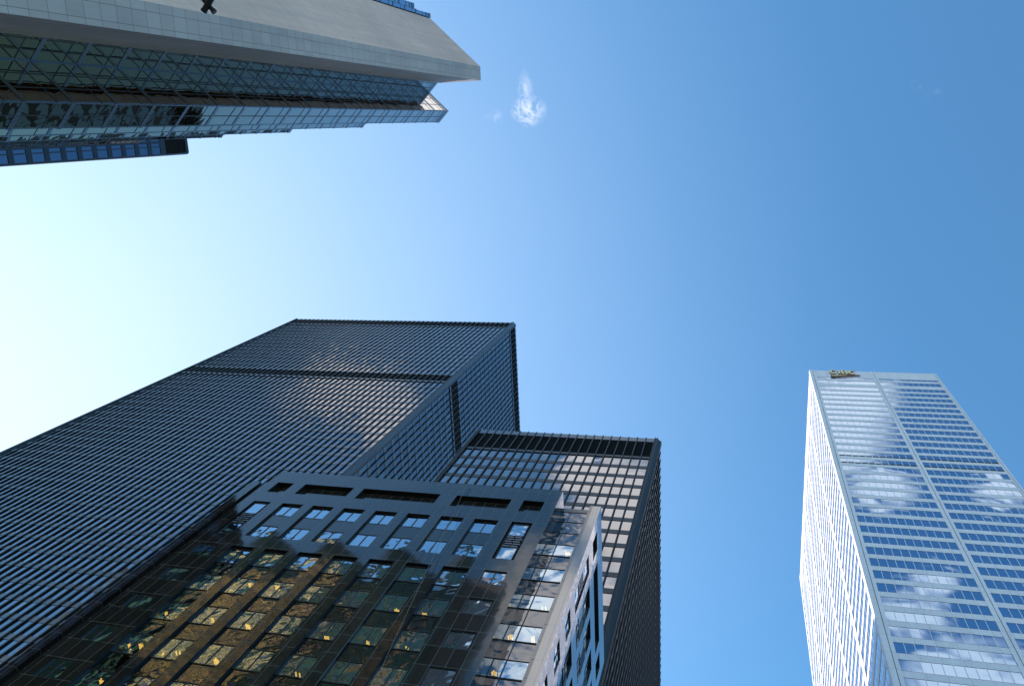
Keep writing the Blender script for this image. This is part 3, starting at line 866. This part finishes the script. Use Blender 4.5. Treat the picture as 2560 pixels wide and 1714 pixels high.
# ---------------------------------------------------------------- pole at the top edge
def pole():
    h = 9.0
    e = Vector((-0.6660*h, -0.1624*h, h)); d = Vector((0.0114, -0.0121, 0)).normalized()
    cr = Vector((-0.6610*h, -0.1689*h, h+0.02)); d2 = Vector((-0.006, -0.0066, 0)).normalized()
    base = e + d*3.2
    root = thing('street_pole', 'black metal pole end with a crossing strut poking in at the top edge', 'pole', (base.x, base.y, 0))
    m = MAT['pole']
    mb = MB(); mb.tube(e, base, 0.036, m, 12); mb.build('arm', root)
    mb = MB(); mb.tube(e+d*0.004, e-d*0.012, 0.040, m, 12); mb.build('end_cap', root)
    mb = MB(); mb.tube(cr-d2*0.02, cr+d2*1.6, 0.028, m, 10); mb.build('strut', root)
    k = cr-d2*0.03
    mb = MB(); mb.tube(cr, cr-d2*0.085, 0.030, m, 8); mb.tube(cr-d2*0.085, cr-d2*0.11, 0.036, m, 8); mb.build('clamp', root)
    mb = MB(); mb.tube((base.x, base.y, GR), (base.x, base.y, h+0.5), 0.09, m, 14); mb.tube((base.x, base.y, GR), (base.x, base.y, GR+0.5), 0.16, m, 14); mb.build('post', root)
    e2 = cr+d2*1.6
    mb = MB(); mb.tube(e2, base+Vector((0, 0, 0.3)), 0.03, m, 10); mb.build('brace', root)
pole()

# ---------------------------------------------------------------- ground (below the frame)
def ground():
    m, nt, p, o = mat('asphalt')
    co = objco(nt)
    L(nt, ramp(nt, noise(nt, co, 0.3, 6, 0.7), [(0.3, (0.10, 0.10, 0.10)), (0.7, (0.16, 0.155, 0.15))]), p.inputs['Base Color']); p.inputs['Roughness'].default_value = 0.9
    mb = MB(); mb.quad((-3000, -3000, GR), (3000, -3000, GR), (3000, 3000, GR), (-3000, 3000, GR), m)
    mb.build('ground', kind='structure')
    m2, nt, p, o = mat('pavement_concrete')
    L(nt, ramp(nt, noise(nt, objco(nt), 0.8, 5), [(0.3, (0.30, 0.29, 0.28)), (0.7, (0.40, 0.39, 0.37))]), p.inputs['Base Color']); p.inputs['Roughness'].default_value = 0.85
    mb = MB(); mb.box(-140, 60, 22.5, 300, GR, GR+0.14, m2); mb.box(-140, -31.5, -60, 8, GR, GR+0.14, m2); mb.build('pavement', kind='structure')
    m3, nt, p, o = mat('road_paint'); p.inputs['Base Color'].default_value = (0.7, 0.7, 0.66, 1)
    mb = MB()
    for i in range(-20, 8): mb.box(i*6.0, i*6.0+3, 15.0, 15.14, GR+0.002, GR+0.006, m3)
    mb.build('road_marking', kind='structure')
ground()

# ---------------------------------------------------------------- sun and sky
sd = Vector((-1.63, 0.56, 1.0)).normalized()
elev = math.asin(sd.z); az = math.atan2(sd.x, sd.y)
sun = bpy.data.objects.new('sun', bpy.data.lights.new('sun', 'SUN')); COL.objects.link(sun)
sun.data.energy = 4.5; sun.data.angle = math.radians(0.5); sun.data.color = (1.0, 0.93, 0.82)
sun.rotation_euler = sd.to_track_quat('Z', 'Y').to_euler()
w = bpy.data.worlds.new('World'); C.world = w; w.use_nodes = True
nt = w.node_tree; bg = nt.nodes['Background']; out = nt.nodes['World Output']
sky = nt.nodes.new('ShaderNodeTexSky'); sky.sky_type = 'NISHITA'; sky.sun_disc = False
sky.sun_elevation = elev; sky.sun_rotation = az
sky.air_density = 1.5; sky.dust_density = 0.35; sky.ozone_density = 3.0; sky.altitude = 0
SKY = 0.12
bg.inputs['Strength'].default_value = SKY
# clouds live in the sky: a layer addressed by where the view ray meets a plane overhead
tc = nt.nodes.new('ShaderNodeTexCoord'); sp = nt.nodes.new('ShaderNodeSeparateXYZ'); L(nt, tc.outputs['Generated'], sp.inputs[0])
mz = N(nt, 'ShaderNodeMath', operation='MAXIMUM'); L(nt, sp.outputs[2], mz.inputs[0]); mz.inputs[1].default_value = 0.03
dx = N(nt, 'ShaderNodeMath', operation='DIVIDE'); L(nt, sp.outputs[0], dx.inputs[0]); L(nt, mz.outputs[0], dx.inputs[1])
dy = N(nt, 'ShaderNodeMath', operation='DIVIDE'); L(nt, sp.outputs[1], dy.inputs[0]); L(nt, mz.outputs[0], dy.inputs[1])
cu = nt.nodes.new('ShaderNodeCombineXYZ'); L(nt, dx.outputs[0], cu.inputs[0]); L(nt, dy.outputs[0], cu.inputs[1])
def blob(cx, cy, rx, ry, edge=0.5):
    """soft elliptical cloud mass on the overhead plane"""
    mp = N(nt, 'ShaderNodeMapping', vector_type='POINT'); L(nt, cu.outputs[0], mp.inputs['Vector'])
    mp.inputs['Location'].default_value = (-cx/rx, -cy/ry, 0); mp.inputs['Scale'].default_value = (1/rx, 1/ry, 1)
    ln = N(nt, 'ShaderNodeVectorMath', operation='LENGTH'); L(nt, mp.outputs[0], ln.inputs[0])
    mr = N(nt, 'ShaderNodeMapRange'); mr.inputs['From Min'].default_value = 1.0; mr.inputs['From Max'].default_value = edge-0.5
    L(nt, ln.outputs['Value'], mr.inputs['Value'])
    return mr.outputs[0]
def mmath(op, a, b):
    n = N(nt, 'ShaderNodeMath', operation=op)
    for i, x in enumerate((a, b)):
        if isinstance(x, (int, float)): n.inputs[i].default_value = x
        else: L(nt, x, n.inputs[i])
    return n.outputs[0]
BL = [(-0.54, -0.345, 0.15, 0.075), (-0.46, -0.40, 0.08, 0.10),
      (0.125, -0.36, 0.085, 0.13), (0.17, -0.44, 0.07, 0.05), (0.24, -0.56, 0.05, 0.04), (0.30, -0.70, 0.14, 0.12), (0.22, -0.60, 0.07, 0.05), (0.30, -0.43, 0.05, 0.03),
      (-0.13, -0.52, 0.13, 0.17), (-0.22, -0.70, 0.20, 0.22), (-0.19, -0.44, 0.08, 0.05), (-0.035, -0.355, 0.06, 0.06)]
tot = None
for b in BL:
    o_ = blob(*b)
    tot = o_ if tot is None else mmath('MAXIMUM', tot, o_)
nz = N(nt, 'ShaderNodeTexNoise', Scale=8.0, Detail=8, Roughness=0.56, Distortion=0.4); L(nt, cu.outputs[0], nz.inputs['Vector'])
dens = mmath('ADD', mmath('MULTIPLY', tot, 0.75), mmath('MULTIPLY', nz.outputs['Fac'], 0.9))
mr = N(nt, 'ShaderNodeMapRange', interpolation_type='SMOOTHSTEP'); mr.inputs['From Min'].default_value = 0.62; mr.inputs['From Max'].default_value = 0.95
L(nt, dens, mr.inputs['Value'])
# the small torn wisp high up
nw = N(nt, 'ShaderNodeTexNoise', Scale=60.0, Detail=4, Roughness=0.5, Distortion=1.2); L(nt, cu.outputs[0], nw.inputs['Vector'])
wb = mmath('MAXIMUM', blob(-0.2450, -0.0190, 0.026, 0.022), mmath('MAXIMUM', mmath('MULTIPLY', blob(-0.2485, -0.0440, 0.014, 0.030), 0.50), mmath('MULTIPLY', blob(-0.288, -0.016, 0.022, 0.018), 0.28)))
rg = mmath('SUBTRACT', 1.0, mmath('MULTIPLY', mmath('ABSOLUTE', mmath('SUBTRACT', nw.outputs['Fac'], 0.5), 0), 7.0))
rg = mmath('MAXIMUM', rg, 0.0)
nb = N(nt, 'ShaderNodeTexNoise', Scale=40.0, Detail=4, Roughness=0.6, Distortion=0.8); L(nt, cu.outputs[0], nb.inputs['Vector'])
nbr = N(nt, 'ShaderNodeMapRange'); nbr.inputs['From Min'].default_value = 0.35; nbr.inputs['From Max'].default_value = 0.65; L(nt, nb.outputs['Fac'], nbr.inputs['Value'])
wd = mmath('MULTIPLY', wb, mmath('ADD', mmath('MULTIPLY', rg, 0.9), mmath('MULTIPLY', nbr.outputs[0], 0.75)))
mw_ = N(nt, 'ShaderNodeMapRange', interpolation_type='SMOOTHSTEP'); mw_.inputs['From Min'].default_value = 0.06; mw_.inputs['From Max'].default_value = 0.95; mw_.inputs['To Max'].default_value = 0.42
L(nt, wd, mw_.inputs['Value'])
# added pale layer imitating the sky's glow, stronger towards the sun
mpv = N(nt, 'ShaderNodeMapping', vector_type='POINT'); L(nt, cu.outputs[0], mpv.inputs['Vector']); mpv.inputs['Location'].default_value = (1.1, -0.35, 0)
lnv = N(nt, 'ShaderNodeVectorMath', operation='LENGTH'); L(nt, mpv.outputs[0], lnv.inputs[0])
nv = N(nt, 'ShaderNodeTexNoise', Scale=2.2, Detail=5, Roughness=0.55, Distortion=0.8); L(nt, cu.outputs[0], nv.inputs['Vector'])
mv = N(nt, 'ShaderNodeMapRange', interpolation_type='SMOOTHSTEP'); mv.inputs['From Min'].default_value = 1.32; mv.inputs['From Max'].default_value = -0.15; mv.inputs['To Max'].default_value = 0.80
L(nt, lnv.outputs['Value'], mv.inputs['Value'])
sun_glow = mmath('MULTIPLY', mv.outputs[0], mmath('ADD', mmath('MULTIPLY', nv.outputs['Fac'], 0.35), 0.82))
den = mmath('MAXIMUM', mr.outputs[0], mw_.outputs[0])
bg2 = nt.nodes.new('ShaderNodeBackground'); bg2.inputs['Color'].default_value = (0.97, 0.97, 1.0, 1); bg2.inputs['Strength'].default_value = 0.98
wb_ = N(nt, 'ShaderNodeMix', data_type='RGBA', blend_type='MULTIPLY'); wb_.inputs[0].default_value = 1
wb_.inputs[7].default_value = (0.0, 0.0, 0.0, 1)
gm_ = N(nt, 'ShaderNodeGamma', Gamma=1.2); L(nt, sky.outputs[0], gm_.inputs[0]); L(nt, gm_.outputs[0], wb_.inputs[6])
kk_ = 0.12**0.2/1.5     # the camera's white balance on the sky
wb_.inputs[7].default_value = (1.80*kk_, 2.68*kk_, 2.78*kk_, 1)
L(nt, wb_.outputs[2], bg.inputs['Color'])
bg3 = nt.nodes.new('ShaderNodeBackground'); bg3.inputs['Color'].default_value = (0.86, 0.95, 1.0, 1); bg3.inputs['Strength'].default_value = 0.68
mxv = nt.nodes.new('ShaderNodeMixShader'); L(nt, sun_glow, mxv.inputs[0]); L(nt, bg.outputs[0], mxv.inputs[1]); L(nt, bg3.outputs[0], mxv.inputs[2])
mxs = nt.nodes.new('ShaderNodeMixShader'); L(nt, den, mxs.inputs[0]); L(nt, mxv.outputs[0], mxs.inputs[1]); L(nt, bg2.outputs[0], mxs.inputs[2])
L(nt, mxs.outputs[0], out.inputs[0])

# ---------------------------------------------------------------- render settings
C.view_settings.view_transform = 'Standard'; C.view_settings.look = 'None'; C.view_settings.gamma = 1
C.view_settings.exposure = 0.6
C.render.engine = 'CYCLES'
C.cycles.use_denoising = True
C.cycles.max_bounces = 8; C.cycles.glossy_bounces = 6; C.cycles.diffuse_bounces = 3; C.cycles.transparent_max_bounces = 8
C.cycles.caustics_reflective = True; C.cycles.blur_glossy = 1.0; C.cycles.caustics_refractive = False
C.cycles.sample_clamp_indirect = 6
C.render.filter_size = 1.3
